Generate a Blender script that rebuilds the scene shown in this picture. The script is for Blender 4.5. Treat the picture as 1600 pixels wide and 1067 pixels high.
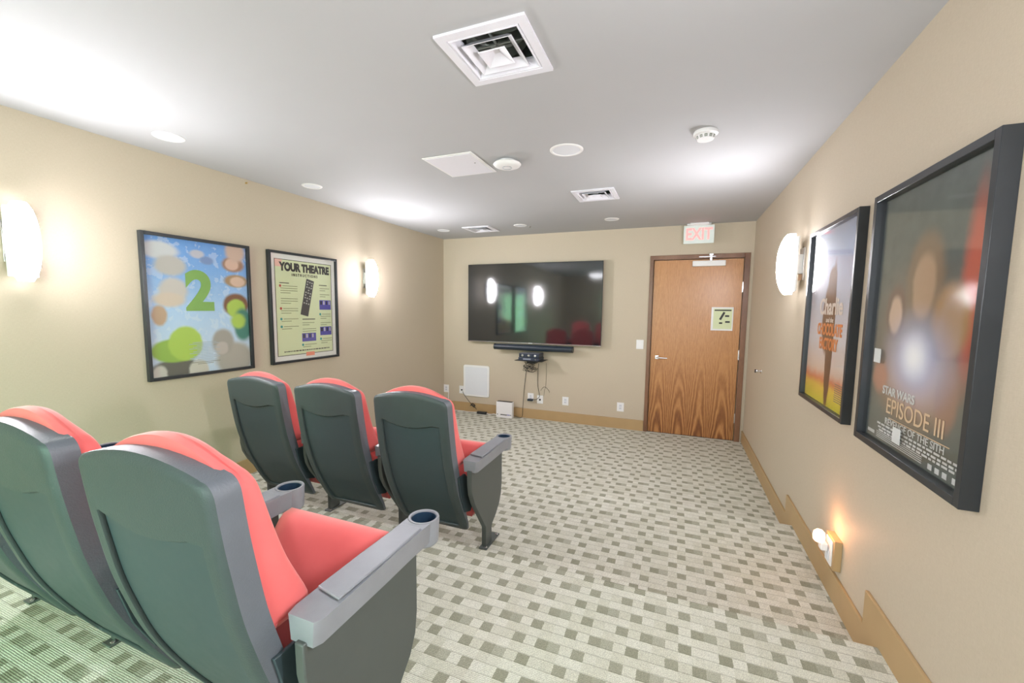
import bpy, bmesh, math, random
from mathutils import Vector, Matrix
random.seed(4)
PI = math.pi
for _o in list(bpy.data.objects): bpy.data.objects.remove(_o)
scene = bpy.context.scene
COL = scene.collection
sin, cos = math.sin, math.cos

# ------------------------------------------------------------------ camera
CAM = Vector((3.3350, -5.6120, 1.5680))
yaw, pitch, roll, FPX = .3810, -.0950, .0110, 654.35
f = Vector((-sin(yaw)*cos(pitch), cos(yaw)*cos(pitch), sin(pitch)))
r = Vector((cos(yaw), sin(yaw), 0)); u = r.cross(f)
r2 = r*cos(roll)+u*sin(roll); u2 = -r*sin(roll)+u*cos(roll)
cd = bpy.data.cameras.new('camera'); cam = bpy.data.objects.new('camera', cd); COL.objects.link(cam)
cd.sensor_width = 36; cd.lens = FPX/1600*36
cd.shift_x = (800-795.4)/1600; cd.shift_y = (544.76-533.5)/1600
cd.clip_start = .02
cam.matrix_world = Matrix(((r2.x, u2.x, -f.x, CAM.x), (r2.y, u2.y, -f.y, CAM.y), (r2.z, u2.z, -f.z, CAM.z), (0, 0, 0, 1)))
scene.camera = cam
# ------------------------------------------------------------------ exposure, world, lights
vs = scene.view_settings
vs.view_transform = 'Standard'; vs.look = 'None'; vs.gamma = 1; vs.use_curve_mapping = False
vs.exposure = 2.1
scene.cycles.max_bounces = 10; scene.cycles.diffuse_bounces = 7; scene.cycles.glossy_bounces = 4
scene.cycles.use_denoising = True; scene.cycles.sample_clamp_indirect = 6
w = bpy.data.worlds.new('world'); scene.world = w; w.use_nodes = True
w.node_tree.nodes['Background'].inputs[0].default_value = (.9, .97, 1, 1)
w.node_tree.nodes['Background'].inputs[1].default_value = 1.2
SCONCE = 110.0          # emission of the wall lamp glass

W, H, YR = 4.121, 2.6, -7.6
L1, L2 = .144, .285
S1, S2 = -2.40, -3.68

def area(name, loc, target, sx, sy, power, colr):
    l = bpy.data.lights.new(name, 'AREA'); l.shape = 'RECTANGLE'; l.size = sx; l.size_y = sy; l.energy = power; l.color = colr
    o = bpy.data.objects.new(name, l); COL.objects.link(o); o.location = loc
    o.rotation_euler = (Vector(target)-Vector(loc)).to_track_quat('-Z', 'Y').to_euler(); return o
# green area light added in the rear opening to tint seats and carpet
ra = area('added_green_fill', (1.75, YR+.08, 1.2), (1.0, -5.0, .5), .7, 1.7, 5.0, (.30, 1, .45)); ra.data.spread = math.radians(95)

# ------------------------------------------------------------------ materials
def newmat(name):
    m = bpy.data.materials.new(name); m.use_nodes = True
    return m, m.node_tree, m.node_tree.nodes['Principled BSDF']
def N(nt, t, **k):
    n = nt.nodes.new(t)
    for a, b in k.items(): setattr(n, a, b)
    return n
def setin(nt, sock, v):
    if isinstance(v, bpy.types.NodeSocket): nt.links.new(v, sock)
    else: sock.default_value = v
def M(nt, op, a, b=0.0, c=0.0):
    n = N(nt, 'ShaderNodeMath', operation=op)
    setin(nt, n.inputs[0], a); setin(nt, n.inputs[1], b)
    if len(n.inputs) > 2: setin(nt, n.inputs[2], c)
    return n.outputs[0]
def MIX(nt, fac, a, b, bt='MIX'):
    n = N(nt, 'ShaderNodeMix', data_type='RGBA', blend_type=bt)
    setin(nt, n.inputs[0], fac)
    for i, v in ((6, a), (7, b)):
        setin(nt, n.inputs[i], v if isinstance(v, bpy.types.NodeSocket) else (*v, 1))
    return n.outputs[2]
def noise(nt, vec, scale, detail=3, rough=.5, sc=None):
    if sc is not None:
        mp = N(nt, 'ShaderNodeMapping'); mp.inputs['Scale'].default_value = sc; nt.links.new(vec, mp.inputs[0]); vec = mp.outputs[0]
    n = N(nt, 'ShaderNodeTexNoise'); n.inputs['Scale'].default_value = scale; n.inputs['Detail'].default_value = detail
    n.inputs['Roughness'].default_value = rough; nt.links.new(vec, n.inputs['Vector']); return n.outputs['Fac']
def ramp(nt, fac, stops, interp='LINEAR'):
    n = N(nt, 'ShaderNodeValToRGB'); n.color_ramp.interpolation = interp; e = n.color_ramp.elements
    while len(e) < len(stops): e.new(.5)
    for k, (p, c) in enumerate(stops): e[k].position = p; e[k].color = (*c, 1)
    nt.links.new(fac, n.inputs[0]); return n.outputs[0]
def bump(nt, bs, h, strength, dist=.002):
    b = N(nt, 'ShaderNodeBump'); b.inputs['Strength'].default_value = strength; b.inputs['Distance'].default_value = dist
    nt.links.new(h, b.inputs['Height']); nt.links.new(b.outputs[0], bs.inputs['Normal'])
def wpos(nt): return N(nt, 'ShaderNodeNewGeometry').outputs['Position']
def opos(nt): return N(nt, 'ShaderNodeTexCoord').outputs['Object']
def plain(name, c, rough=.5, metal=0, bumpy=0, bscale=300, spec=None, emis=None, es=0, coat=0, sheen=0):
    m, nt, b = newmat(name)
    b.inputs['Base Color'].default_value = (*c, 1); b.inputs['Roughness'].default_value = rough; b.inputs['Metallic'].default_value = metal
    nz = noise(nt, opos(nt), bscale, 3)
    nt.links.new(MIX(nt, nz, tuple(x*.93 for x in c), tuple(min(1, x*1.07) for x in c)), b.inputs['Base Color'])
    if spec is not None: b.inputs['Specular IOR Level'].default_value = spec
    if bumpy: bump(nt, b, nz, bumpy, .001)
    if emis: b.inputs['Emission Color'].default_value = (*emis, 1); b.inputs['Emission Strength'].default_value = es
    if coat: b.inputs['Coat Weight'].default_value = coat
    if sheen: b.inputs['Sheen Weight'].default_value = sheen
    return m

def mat_wall():
    m, nt, b = newmat('woven_tan_wallcovering'); p = wpos(nt)
    h = noise(nt, p, 60, 2, .6, (1, 1, 9)); v = noise(nt, p, 60, 2, .6, (9, 9, 1))
    s = M(nt, 'MULTIPLY', M(nt, 'ADD', h, v), .5)
    nt.links.new(ramp(nt, s, [(.3, (.49, .42, .315)), (.7, (.56, .485, .375))]), b.inputs['Base Color'])
    b.inputs['Roughness'].default_value = .62; b.inputs['Specular IOR Level'].default_value = .4
    bump(nt, b, s, .25, .002); return m
def mat_ceiling():
    m, nt, b = newmat('matt_white_ceiling_paint'); p = wpos(nt)
    nt.links.new(ramp(nt, noise(nt, p, 1.2, 2), [(.3, (.42, .425, .432)), (.7, (.44, .445, .452))]), b.inputs['Base Color'])
    b.inputs['Roughness'].default_value = .8; bump(nt, b, noise(nt, p, 250, 2), .05, .001); return m
def mat_carpet():
    m, nt, b = newmat('patterned_loop_carpet'); p = wpos(nt)
    xyz = N(nt, 'ShaderNodeSeparateXYZ'); nt.links.new(p, xyz.inputs[0])
    X = xyz.outputs[0]; Y = M(nt, 'ADD', xyz.outputs[1], xyz.outputs[2])
    T = .0465
    wob = noise(nt, p, 90, 2)
    cx = M(nt, 'DIVIDE', M(nt, 'ADD', X, M(nt, 'MULTIPLY', M(nt, 'SUBTRACT', wob, .5), .006)), T)
    cy = M(nt, 'DIVIDE', M(nt, 'ADD', M(nt, 'ADD', Y, 20.0), M(nt, 'MULTIPLY', M(nt, 'SUBTRACT', wob, .5), .004)), T)
    i = M(nt, 'FLOOR', cx); j = M(nt, 'FLOOR', cy)
    odd = M(nt, 'MODULO', j, 2.0)                       # light rows
    jj = M(nt, 'FLOOR', M(nt, 'DIVIDE', j, 2.0))
    k = M(nt, 'FLOORED_MODULO', M(nt, 'ADD', i, M(nt, 'MULTIPLY', M(nt, 'MODULO', jj, 2.0), 4.0)), 8.0)
    def eq(v, n): return M(nt, 'COMPARE', v, float(n), .4)
    d = M(nt, 'MAXIMUM', M(nt, 'MAXIMUM', eq(k, 0), eq(k, 2)), M(nt, 'MAXIMUM', eq(k, 5), M(nt, 'MULTIPLY', eq(k, 3), .75)))
    dark = M(nt, 'MULTIPLY', d, M(nt, 'SUBTRACT', 1.0, odd))
    comb = N(nt, 'ShaderNodeCombineXYZ'); nt.links.new(i, comb.inputs[0]); nt.links.new(j, comb.inputs[1])
    wn = N(nt, 'ShaderNodeTexWhiteNoise', noise_dimensions='3D'); nt.links.new(comb.outputs[0], wn.inputs['Vector'])
    rnd = wn.outputs['Value']
    grain = noise(nt, p, 420, 3, .7)
    light = MIX(nt, rnd, (.76, .75, .64), (.88, .87, .78))
    dk = MIX(nt, rnd, (.36, .355, .27), (.43, .42, .33))
    c = MIX(nt, dark, light, dk)
    # seams along the rows
    fy = M(nt, 'FRACT', cy); seam = M(nt, 'LESS_THAN', fy, .10)
    c = MIX(nt, M(nt, 'MULTIPLY', seam, .35), c, (.22, .22, .16))
    rib = M(nt, 'SINE', M(nt, 'MULTIPLY', M(nt, 'ADD', Y, M(nt, 'MULTIPLY', wob, .004)), 2*PI/.0066))
    ribm = M(nt, 'MULTIPLY', M(nt, 'ADD', M(nt, 'MULTIPLY', rib, .5), .5), 1.0)
    c = MIX(nt, M(nt, 'MULTIPLY', M(nt, 'SUBTRACT', 1.0, ribm), .45), c, (.30, .30, .22))
    g2 = ramp(nt, grain, [(.35, (.62, .62, .62)), (.62, (1.12, 1.12, 1.12))])
    c = MIX(nt, 1.0, c, g2, 'MULTIPLY')
    nt.links.new(c, b.inputs['Base Color']); b.inputs['Roughness'].default_value = .95; b.inputs['Specular IOR Level'].default_value = .1
    bump(nt, b, M(nt, 'ADD', M(nt, 'MULTIPLY', ribm, .6), grain), .5, .004); return m
def mat_walnut(door=True):
    m, nt, b = newmat('walnut_door_veneer' if door else 'walnut_casing'); p = wpos(nt)
    xyz = N(nt, 'ShaderNodeSeparateXYZ'); nt.links.new(p, xyz.inputs[0]); X, Z = xyz.outputs[0], xyz.outputs[2]
    fine = noise(nt, p, 40, 4, .65, (7, 7, .35)); big = noise(nt, p, 3, 3, .5, (1.6, 1, .35))
    if door:
        # two book-matched leaves of cathedral grain
        xm = M(nt, 'SUBTRACT', M(nt, 'PINGPONG', M(nt, 'SUBTRACT', X, 3.03), .24), .115)
        t = M(nt, 'ADD', M(nt, 'MULTIPLY', M(nt, 'MULTIPLY', xm, xm), 95.0), M(nt, 'MULTIPLY', Z, .95))
        t = M(nt, 'ADD', t, M(nt, 'MULTIPLY', big, 1.3))
        rings = M(nt, 'ADD', M(nt, 'MULTIPLY', M(nt, 'SINE', M(nt, 'MULTIPLY', t, 17.0)), .5), .5)
        fade = M(nt, 'MAXIMUM', .12, M(nt, 'SUBTRACT', 1.0, M(nt, 'MULTIPLY', Z, .85)))
        s = M(nt, 'ADD', M(nt, 'MULTIPLY', M(nt, 'MULTIPLY', rings, fade), .42), M(nt, 'MULTIPLY', fine, .66))
        c = ramp(nt, s, [(.20, (.58, .30, .115)), (.38, (.46, .21, .07)), (.52, (.33, .135, .042)), (.75, (.17, .06, .022))])
    else:
        s = M(nt, 'ADD', M(nt, 'MULTIPLY', big, .6), M(nt, 'MULTIPLY', fine, .5))
        c = ramp(nt, s, [(.3, (.30, .155, .085)), (.55, (.20, .095, .05)), (.8, (.10, .045, .025))])
    nt.links.new(c, b.inputs['Base Color']); b.inputs['Roughness'].default_value = .33
    bump(nt, b, fine, .06, .001); return m
def mat_red():
    m, nt, b = newmat('red_velour'); p = opos(nt)
    nz = noise(nt, p, 9, 3, .6); fz = noise(nt, p, 500, 2)
    c = MIX(nt, nz, (.78, .14, .14), (.86, .18, .175))
    nt.links.new(c, b.inputs['Base Color']); b.inputs['Roughness'].default_value = .8; b.inputs['Specular IOR Level'].default_value = .2
    b.inputs['Sheen Weight'].default_value = .55; b.inputs['Sheen Roughness'].default_value = .45; b.inputs['Sheen Tint'].default_value = (1, .82, .74, 1)
    bump(nt, b, fz, .15, .001); return m
def mat_plastic(name, c, rough, bmp, spec=.5, sc=420):
    m, nt, b = newmat(name); p = opos(nt)
    nz = noise(nt, p, sc, 4, .6); big = noise(nt, p, 14, 3, .6)
    nt.links.new(MIX(nt, big, tuple(x*.85 for x in c), tuple(x*1.15 for x in c)), b.inputs['Base Color'])
    nt.links.new(M(nt, 'ADD', rough, M(nt, 'MULTIPLY', M(nt, 'SUBTRACT', big, .5), .15)), b.inputs['Roughness'])
    b.inputs['Specular IOR Level'].default_value = spec
    bump(nt, b, nz, bmp, .0015); return m
def mat_glow(name, c, s):
    m, nt, b = newmat(name); b.inputs['Base Color'].default_value = (*c, 1)
    b.inputs['Emission Color'].default_value = (*c, 1); b.inputs['Emission Strength'].default_value = s; return m
def mat_pane():
    m, nt, b = newmat('poster_glazing'); nt.nodes.remove(b); out = nt.nodes['Material Output']
    tr = N(nt, 'ShaderNodeBsdfTransparent'); gl = N(nt, 'ShaderNodeBsdfGlossy'); gl.inputs['Roughness'].default_value = .07
    lw = N(nt, 'ShaderNodeLayerWeight'); lw.inputs[0].default_value = .5; p5 = M(nt, 'POWER', lw.outputs['Facing'], 5.0); fac = M(nt, 'MULTIPLY_ADD', p5, .90, .03)
    mx = N(nt, 'ShaderNodeMixShader'); nt.links.new(fac, mx.inputs[0]); nt.links.new(tr.outputs[0], mx.inputs[1]); nt.links.new(gl.outputs[0], mx.inputs[2])
    nt.links.new(mx.outputs[0], out.inputs[0]); return m

MW = mat_wall(); MCEIL = mat_ceiling(); MCARP = mat_carpet(); MDOOR = mat_walnut(True); MCAS = mat_walnut(False)
MBASE = plain('tan_baseboard_paint', (.44, .30, .145), .45, bscale=8)
MRED = mat_red()
MSHELL = mat_plastic('grained_charcoal_plastic', (.044, .062, .064), .45, .6, .5, 260)
MRIM = mat_plastic('grained_lamplit_rim', (.125, .145, .17), .5, .8, .7, 200)  # lamp highlights on the shell skirt painted in as a lighter colour
MPANEL = mat_plastic('satin_charcoal_panel', (.035, .057, .065), .46, .12, .5)
MARM = mat_plastic('armrest_plastic', (.24, .255, .28), .40, .25, .6)
MSTD = mat_plastic('standard_paint', (.075, .088, .082), .42, .10, .5)
MCUP = mat_plastic('cup_liner', (.02, .045, .08), .3, .05)
MFRAME = mat_plastic('black_frame_wood', (.022, .026, .03), .32, .05)
MWHITE = plain('white_plastic', (.80, .80, .80), .45)
MGRILLE = plain('white_speaker_grille', (.70, .72, .76), .6)
MVENT = plain('white_vent_enamel', (.74, .74, .80), .4)
MDUCT = plain('galvanised_duct', (.33, .36, .33), .38, metal=.7, bscale=12)
MCHROME = plain('brushed_steel', (.75, .75, .77), .25, metal=1)
MBLACK = plain('black_plastic', (.015, .017, .02), .35)
MBLUE = plain('dark_soundbar_cloth', (.012, .022, .038), .38, spec=.6)
MPANE = mat_pane()
def mat_shade(name, k):      # opal glass over a reflector: brightest straight ahead, dimmer towards the rim
    m = mat_glow(name, (.965, .945, 1.0), SCONCE); nt = m.node_tree; b = nt.nodes['Principled BSDF']
    xyz = N(nt, 'ShaderNodeSeparateXYZ'); nt.links.new(N(nt, 'ShaderNodeTexCoord').outputs['Normal'], xyz.inputs[0])
    p = M(nt, 'POWER', M(nt, 'MAXIMUM', xyz.outputs[0], 0.0), 3.0)
    nt.links.new(M(nt, 'MULTIPLY_ADD', p, SCONCE*k, SCONCE*k*.022), b.inputs['Emission Strength']); return m
MGLASS = {1: mat_shade('lit_opal_glass', 1.12), -1: mat_shade('lit_opal_glass_right', .85)}

# ------------------------------------------------------------------ mesh helpers
def finish(name, bm, mat, parent=None, smooth=False, bevel=0, seg=2, loc=None, rot=None):
    bmesh.ops.recalc_face_normals(bm, faces=bm.faces)
    me = bpy.data.meshes.new(name); bm.to_mesh(me); bm.free()
    mats = mat if isinstance(mat, (list, tuple)) else [mat]
    for mm in mats: me.materials.append(mm)
    o = bpy.data.objects.new(name, me); COL.objects.link(o)
    if parent: o.parent = parent
    if loc: o.location = loc
    if rot: o.rotation_euler = rot
    if smooth:
        for p in me.polygons: p.use_smooth = True
        me.set_sharp_from_angle(angle=math.radians(38))
    if bevel:
        b = o.modifiers.new('bevel', 'BEVEL'); b.width = bevel; b.segments = seg; b.limit_method = 'ANGLE'; b.angle_limit = math.radians(35)
        for p in me.polygons: p.use_smooth = True
        try: me.set_sharp_from_angle(angle=math.radians(80))
        except Exception: pass
        b.harden_normals = False
    return o
def box(bm, x0, x1, y0, y1, z0, z1):
    vs_ = [bm.verts.new(v) for v in ((x0, y0, z0), (x1, y0, z0), (x1, y1, z0), (x0, y1, z0), (x0, y0, z1), (x1, y0, z1), (x1, y1, z1), (x0, y1, z1))]
    for q in ((0, 3, 2, 1), (4, 5, 6, 7), (0, 1, 5, 4), (1, 2, 6, 5), (2, 3, 7, 6), (3, 0, 4, 7)): bm.faces.new([vs_[i] for i in q])
def BM(): return bmesh.new()
def boxo(name, b6, mat, parent=None, bevel=0, seg=2, loc=None, rot=None):
    bm = BM(); box(bm, *b6); return finish(name, bm, mat, parent, bevel=bevel, seg=seg, loc=loc, rot=rot)
def prism(bm, pts, axis, a, b):
    """polygon pts extruded along axis 0/1/2 between a and b; pts are the two other coordinates in order"""
    def mk(p, t):
        if axis == 0: return (t, p[0], p[1])
        if axis == 1: return (p[0], t, p[1])
        return (p[0], p[1], t)
    A = [bm.verts.new(mk(p, a)) for p in pts]; B = [bm.verts.new(mk(p, b)) for p in pts]
    bm.faces.new(A); bm.faces.new(B[::-1]); n = len(pts)
    for i in range(n): bm.faces.new((A[i], A[(i+1) % n], B[(i+1) % n], B[i]))
def lathe(bm, prof, n=32, c=(0, 0, 0), axis=2, cap=True):
    """prof list of (radius, height)"""
    rings = []
    for (rr, h) in prof:
        ring = []
        for k in range(n):
            a = 2*PI*k/n; p = [0, 0, 0]
            p[axis] = h; p[(axis+1) % 3] = rr*cos(a); p[(axis+2) % 3] = rr*sin(a)
            ring.append(bm.verts.new((p[0]+c[0], p[1]+c[1], p[2]+c[2])))
        rings.append(ring)
    for A, B in zip(rings, rings[1:]):
        for k in range(n): bm.faces.new((A[k], A[(k+1) % n], B[(k+1) % n], B[k]))
    if cap: bm.faces.new(rings[0][::-1]); bm.faces.new(rings[-1])
def tube(bm, pts, rad, n=8):
    pts = [Vector(p) for p in pts]; rings = []
    for i, p in enumerate(pts):
        t = (pts[min(i+1, len(pts)-1)]-pts[max(i-1, 0)]).normalized()
        a = t.cross(Vector((.31, .17, .93))).normalized(); b = t.cross(a)
        rings.append([bm.verts.new(p+a*rad*cos(2*PI*k/n)+b*rad*sin(2*PI*k/n)) for k in range(n)])
    for A, B in zip(rings, rings[1:]):
        for k in range(n): bm.faces.new((A[k], A[(k+1) % n], B[(k+1) % n], B[k]))
    bm.faces.new(rings[0][::-1]); bm.faces.new(rings[-1])
def spline(pts, n=10):
    P = [Vector(p) for p in pts]; P = [P[0]*2-P[1]]+P+[P[-1]*2-P[-2]]; out = []
    for i in range(1, len(P)-2):
        for k in range(n):
            t = k/n; a, b, c, d = P[i-1:i+3]
            out.append(.5*((2*b)+(c-a)*t+(2*a-5*b+4*c-d)*t*t+(3*b-a-3*c+d)*t**3))
    out.append(P[-2]); return out
def tag(o, label, cat, group=None):
    o['label'] = label; o['category'] = cat
    if group: o['group'] = group
    return o
def empty(name, loc, label, cat, group=None, rot=(0, 0, 0)):
    o = bpy.data.objects.new(name, None); o.empty_display_size = .1; COL.objects.link(o); o.location = loc; o.rotation_euler = rot
    return tag(o, label, cat, group)
def struct(o): o['kind'] = 'structure'; return o
def kids(o): return [c for c in bpy.data.objects if c.parent == o]
def dup(o, loc=None, label=None, parent=None):
    c = o.copy(); COL.objects.link(c)
    if parent: c.parent = parent
    for ch in kids(o): dup(ch, parent=c)
    if loc: c.location = loc
    if label: c['label'] = label
    return c
_tc = {}
def text(s, size, mat, parent, loc, rot, name='lettering', align='CENTER', ext=.0006, sx=1, bold=0, label=None, space=1):
    cu = bpy.data.curves.new('t', 'FONT'); cu.body = s; cu.size = size; cu.align_x = align; cu.align_y = 'CENTER'; cu.extrude = ext; cu.offset = bold; cu.space_character = space
    t = bpy.data.objects.new('t', cu); COL.objects.link(t)
    dg = bpy.context.evaluated_depsgraph_get(); me = bpy.data.meshes.new_from_object(t.evaluated_get(dg))
    bpy.data.objects.remove(t); bpy.data.curves.remove(cu)
    me.transform(Matrix.Diagonal((sx, 1, 1, 1))); me.materials.clear(); me.materials.append(mat); me.name = name
    o = bpy.data.objects.new(name, me); COL.objects.link(o); o.parent = parent; o.location = loc; o.rotation_euler = rot
    if label: o['label'] = label
    return o

# ------------------------------------------------------------------ room
def slab(name, b6, mat): return struct(boxo(name, b6, mat))
slab('floor', (0, W, S1-.3, 0, -.2, 0), MCARP)
def platform(y0, y1, z, zb):
    bm = BM(); prism(bm, [(y1, zb), (y1, z-.015), (y1-.004, z-.004), (y1-.015, z), (y0, z), (y0, zb)], 0, 0, W)
    return struct(finish('floor', bm, MCARP))
platform(S2-.3, S1, L1, 0); platform(YR, S2, L2, 0)
slab('wall_left', (-.15, 0, YR, 0, -.2, H), MW); slab('wall_right', (W, W+.15, YR, 0, -.2, H), MW)
DX0, DX1, DZ = 3.028, 4.03, 2.192
bm = BM()
for q in ((-.15, DX0, -.2, H), (DX1, W+.15, -.2, H), (DX0, DX1, DZ, H)): box(bm, q[0], q[1], 0, .12, q[2], q[3])
struct(finish('wall_front', bm, MW))
bm = BM()   # unseen rear wall; wide opening added to let world light in as fill
for q in ((-.15, 1.35, -.2, H), (3.95, W+.15, -.2, H), (1.35, 3.95, 2.45, H), (1.35, 3.95, -.2, L2)): box(bm, q[0], q[1], YR-.12, YR, q[2], q[3])
struct(finish('wall_rear', bm, MW))
# ceiling with holes for the three diffusers
VENTS = [(2.605, -3.96), (2.60, -1.72), (.905, -.57)]; VR = .14
xs = sorted({0-.15, W+.15} | {v[0]+s*VR for v in VENTS for s in (-1, 1)}); ys = sorted({YR-.12, .12} | {v[1]+s*VR for v in VENTS for s in (-1, 1)})
bm = BM()
for xa, xb in zip(xs, xs[1:]):
    for ya, yb in zip(ys, ys[1:]):
        mx, my = (xa+xb)/2, (ya+yb)/2
        if any(abs(mx-v[0]) < VR and abs(my-v[1]) < VR for v in VENTS): continue
        box(bm, xa, xb, ya, yb, H, H+.03)
bmesh.ops.remove_doubles(bm, verts=bm.verts, dist=1e-5)
struct(finish('ceiling', bm, MCEIL))
# baseboards
BT = .014
def base_side(name, x0, x1, z0off):
    bm = BM()
    J1, J2 = -2.215, -3.54
    pts = [(0, 0), (0, .140), (J1, .140), (J1, .278), (J2, .278), (J2, .425), (YR, .425), (YR, 0)]
    prism(bm, pts, 0, x0, x1); return struct(finish(name, bm, MBASE, bevel=.003))
base_side('baseboard_left', 0, BT, 0); base_side('baseboard_right', W-BT, W, 0)
struct(boxo('baseboard_front', (BT, 2.98, -BT, 0, 0, .14), MBASE, bevel=.003))

# ------------------------------------------------------------------ door
dr = bpy.data.objects.new('door_1', None); COL.objects.link(dr); dr.location = (3.52, 0, 0); struct(dr); dr['label'] = 'walnut veneer exit door in a dark walnut casing'
def dp(name, b6, mat, bevel=.001, parent=dr): return boxo(name, (b6[0]-3.52, b6[1]-3.52, *b6[2:]), mat, parent, bevel)
leaf = dp('door_leaf', (3.036, 4.022, .004, .048, .008, 2.184), MDOOR)
bm = BM(); cw = .052
for (a, b, z0, z1) in ((2.985, 3.028, 0, 2.245), (4.03, 4.088, 0, 2.245), (3.028, 4.03, 2.192, 2.245)): box(bm, a-3.52, b-3.52, -.018, .0, z0, z1)
finish('door_casing', bm, MCAS, dr, bevel=.003)
bm = BM()
for q in ((3.022, 3.05, 0, 2.2), (4.008, 4.036, 0, 2.2), (3.022, 4.036, 2.172, 2.2)): box(bm, q[0]-3.52, q[1]-3.52, .049, .11, q[2], q[3])
finish('door_stop_rebate', bm, MCAS, dr)
dp('threshold', (3.0, 4.06, .0, .12, -.02, .004), MCHROME, 0)
dp('corridor_side_panel', (2.95, 4.1, .111, .14, -.1, 2.3), MCAS, 0)
hp = boxo('door_handle', (-.43, -.385, -.008, .004, .955, 1.0), MCHROME, dr, .002)
bm = BM(); tube(bm, spline([(-.408, .0, .978), (-.408, -.04, .978), (-.395, -.052, .978), (-.36, -.055, .976), (-.285, -.052, .974)], 5), .009, 10); finish('lever', bm, MCHROME, hp, smooth=True)
cl = boxo('door_closer', (3.472-3.52, 3.83-3.52, -.05, .004, 2.10, 2.165), MWHITE, dr, .005)
bm = BM(); box(bm, .14, .165, -.045, -.02, 2.165, 2.24); box(bm, .02, .20, -.05, -.035, 2.205, 2.215); box(bm, .13, .175, -.05, -.018, 2.225, 2.245)
finish('closer_arm', bm, MCHROME, cl, bevel=.001)
for z in (.28, 1.05, 1.85): boxo('hinge', (4.018-3.52, 4.034-3.52, -.006, .006, z-.06, z+.06), MCHROME, dr, .002)
# notice fixed to the door
MPAPER = plain('pale_paper', (.80, .80, .76), .6)
MYEL = plain('pale_yellow_green_print', (.66, .72, .46), .6)
MINK = plain('black_ink', (.03, .03, .03), .6); MGREY = plain('grey_ink', (.22, .24, .20), .6)
MPH = plain('violet_photo_print', (.10, .09, .38), .5)
no = empty('notice', (3.828, -.004, 1.335), 'small framed remote control instruction notice on the walnut door', 'notice')
boxo('holder', (-.118, .118, 0, .006, 0, .28), MWHITE, no, .002)
boxo('sheet', (-.095, .105, -.0015, -.0002, .02, .262), MYEL, no)
for (a, b, c, d_) in ((-.085, .095, .235, .25), (.03, .075, .165, .185), (.035, .085, .095, .115), (-.03, .005, .08, .10)): boxo('printed_block', (a, b, -.003, -.0016, c, d_), MINK, no)
boxo('printed_remote', (-.012, .012, -.003, -.0016, -.05, .05), MINK, no, loc=(0, 0, .175), rot=(0, .45, 0))

# ------------------------------------------------------------------ television wall
def mat_screen():
    m, nt, b = newmat('glossy_dark_screen')
    b.inputs['Base Color'].default_value = (.008, .011, .015, 1); b.inputs['Roughness'].default_value = .07; b.inputs['Specular IOR Level'].default_value = 1.0; b.inputs['IOR'].default_value = 1.6
    nz = noise(nt, opos(nt), 1.3, 2); bump(nt, b, nz, .05, .02); return m
MSCREEN = mat_screen()
TX0, TX1, TZ0, TZ1 = .468, 2.418, 1.086, 2.20
tv = empty('television', ((TX0+TX1)/2, -.09, TZ0), 'very large black flat screen television on the front wall', 'television')
tw = (TX1-TX0)/2; th = TZ1-TZ0
bz = boxo('casing', (-tw, tw, .0, .022, 0, th), MBLACK, tv, .003)
boxo('screen', (-tw+.006, tw-.006, -.002, .001, .014, th-.006), MSCREEN, tv)
boxo('bottom_trim', (-tw, tw, -.003, .0, 0, .011), plain('silver_trim', (.45, .42, .45), .25, metal=.9), tv)
boxo('rear_housing', (-.75, .75, .022, .07, .05, .75), MBLACK, tv, .008)
boxo('wall_bracket', (-.35, .35, .07, .088, .3, .75), MBLACK, tv)
boxo('badge', (-.03, .03, -.004, -.003, .003, .009), MWHITE, tv)
sb = empty('soundbar', (1.485, -.12, 1.03), 'long dark soundbar mounted just under the television', 'soundbar')
bm = BM(); pr = [(cos(a)*.045, sin(a)*.042) for a in [2*PI*k/14 for k in range(14)]]; prism(bm, pr, 0, -.565, .565)
finish('body', bm, MBLUE, sb, smooth=True)
for s in (-1, 1):
    bm = BM(); prism(bm, [(cos(a)*.046, sin(a)*.043) for a in [2*PI*k/14 for k in range(14)]], 0, s*.565-.012, s*.565+.012)
    finish('end_cap', bm, MBLACK, sb, bevel=.004)
bm = BM(); box(bm, -.06, .06, .03, .12, -.03, .0); finish('mount', bm, MBLACK, sb)
# shelf and devices
sh = empty('media_shelf', (1.475, 0, .865), 'small dark wall shelf holding media boxes below the soundbar', 'shelf')
boxo('shelf_board', (-.2, .2, -.27, 0, -.006, .0), MBLACK, sh, .002)
boxo('shelf_bracket', (-.06, .06, -.16, 0, -.05, -.006), MBLACK, sh, .008)
MDEV = plain('blue_black_device', (.02, .03, .055), .3, spec=.7)
db = empty('media_player', (1.475, -.14, .865), 'slim black media box, lower of the two on the wall shelf', 'media player', 'media boxes on the wall shelf')
boxo('case', (-.15, .15, -.11, .10, .0, .042), MDEV, db, .004)
boxo('display_window', (-.08, .03, -.112, -.109, .012, .03), plain('dim_display', (.25, .27, .34), .3), db)
boxo('button', (.09, .105, -.113, -.109, .015, .027), MCHROME, db)
db = empty('media_player', (1.475, -.14, .907), 'black media box with round knobs, upper one on the wall shelf', 'media player', 'media boxes on the wall shelf')
boxo('case', (-.145, .145, -.10, .10, .0, .055), MDEV, db, .006)
boxo('top_plate', (-.14, .14, -.095, .095, .0551, .058), plain('silver_grey_lid', (.4, .42, .48), .3, metal=.5), db, .002)
for x in (-.09, 0, .09):
    bm = BM(); lathe(bm, [(.016, -.112), (.016, -.1)], 16, (x, 0, .028), 1); finish('knob', bm, MCHROME, db, bevel=.002)
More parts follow.
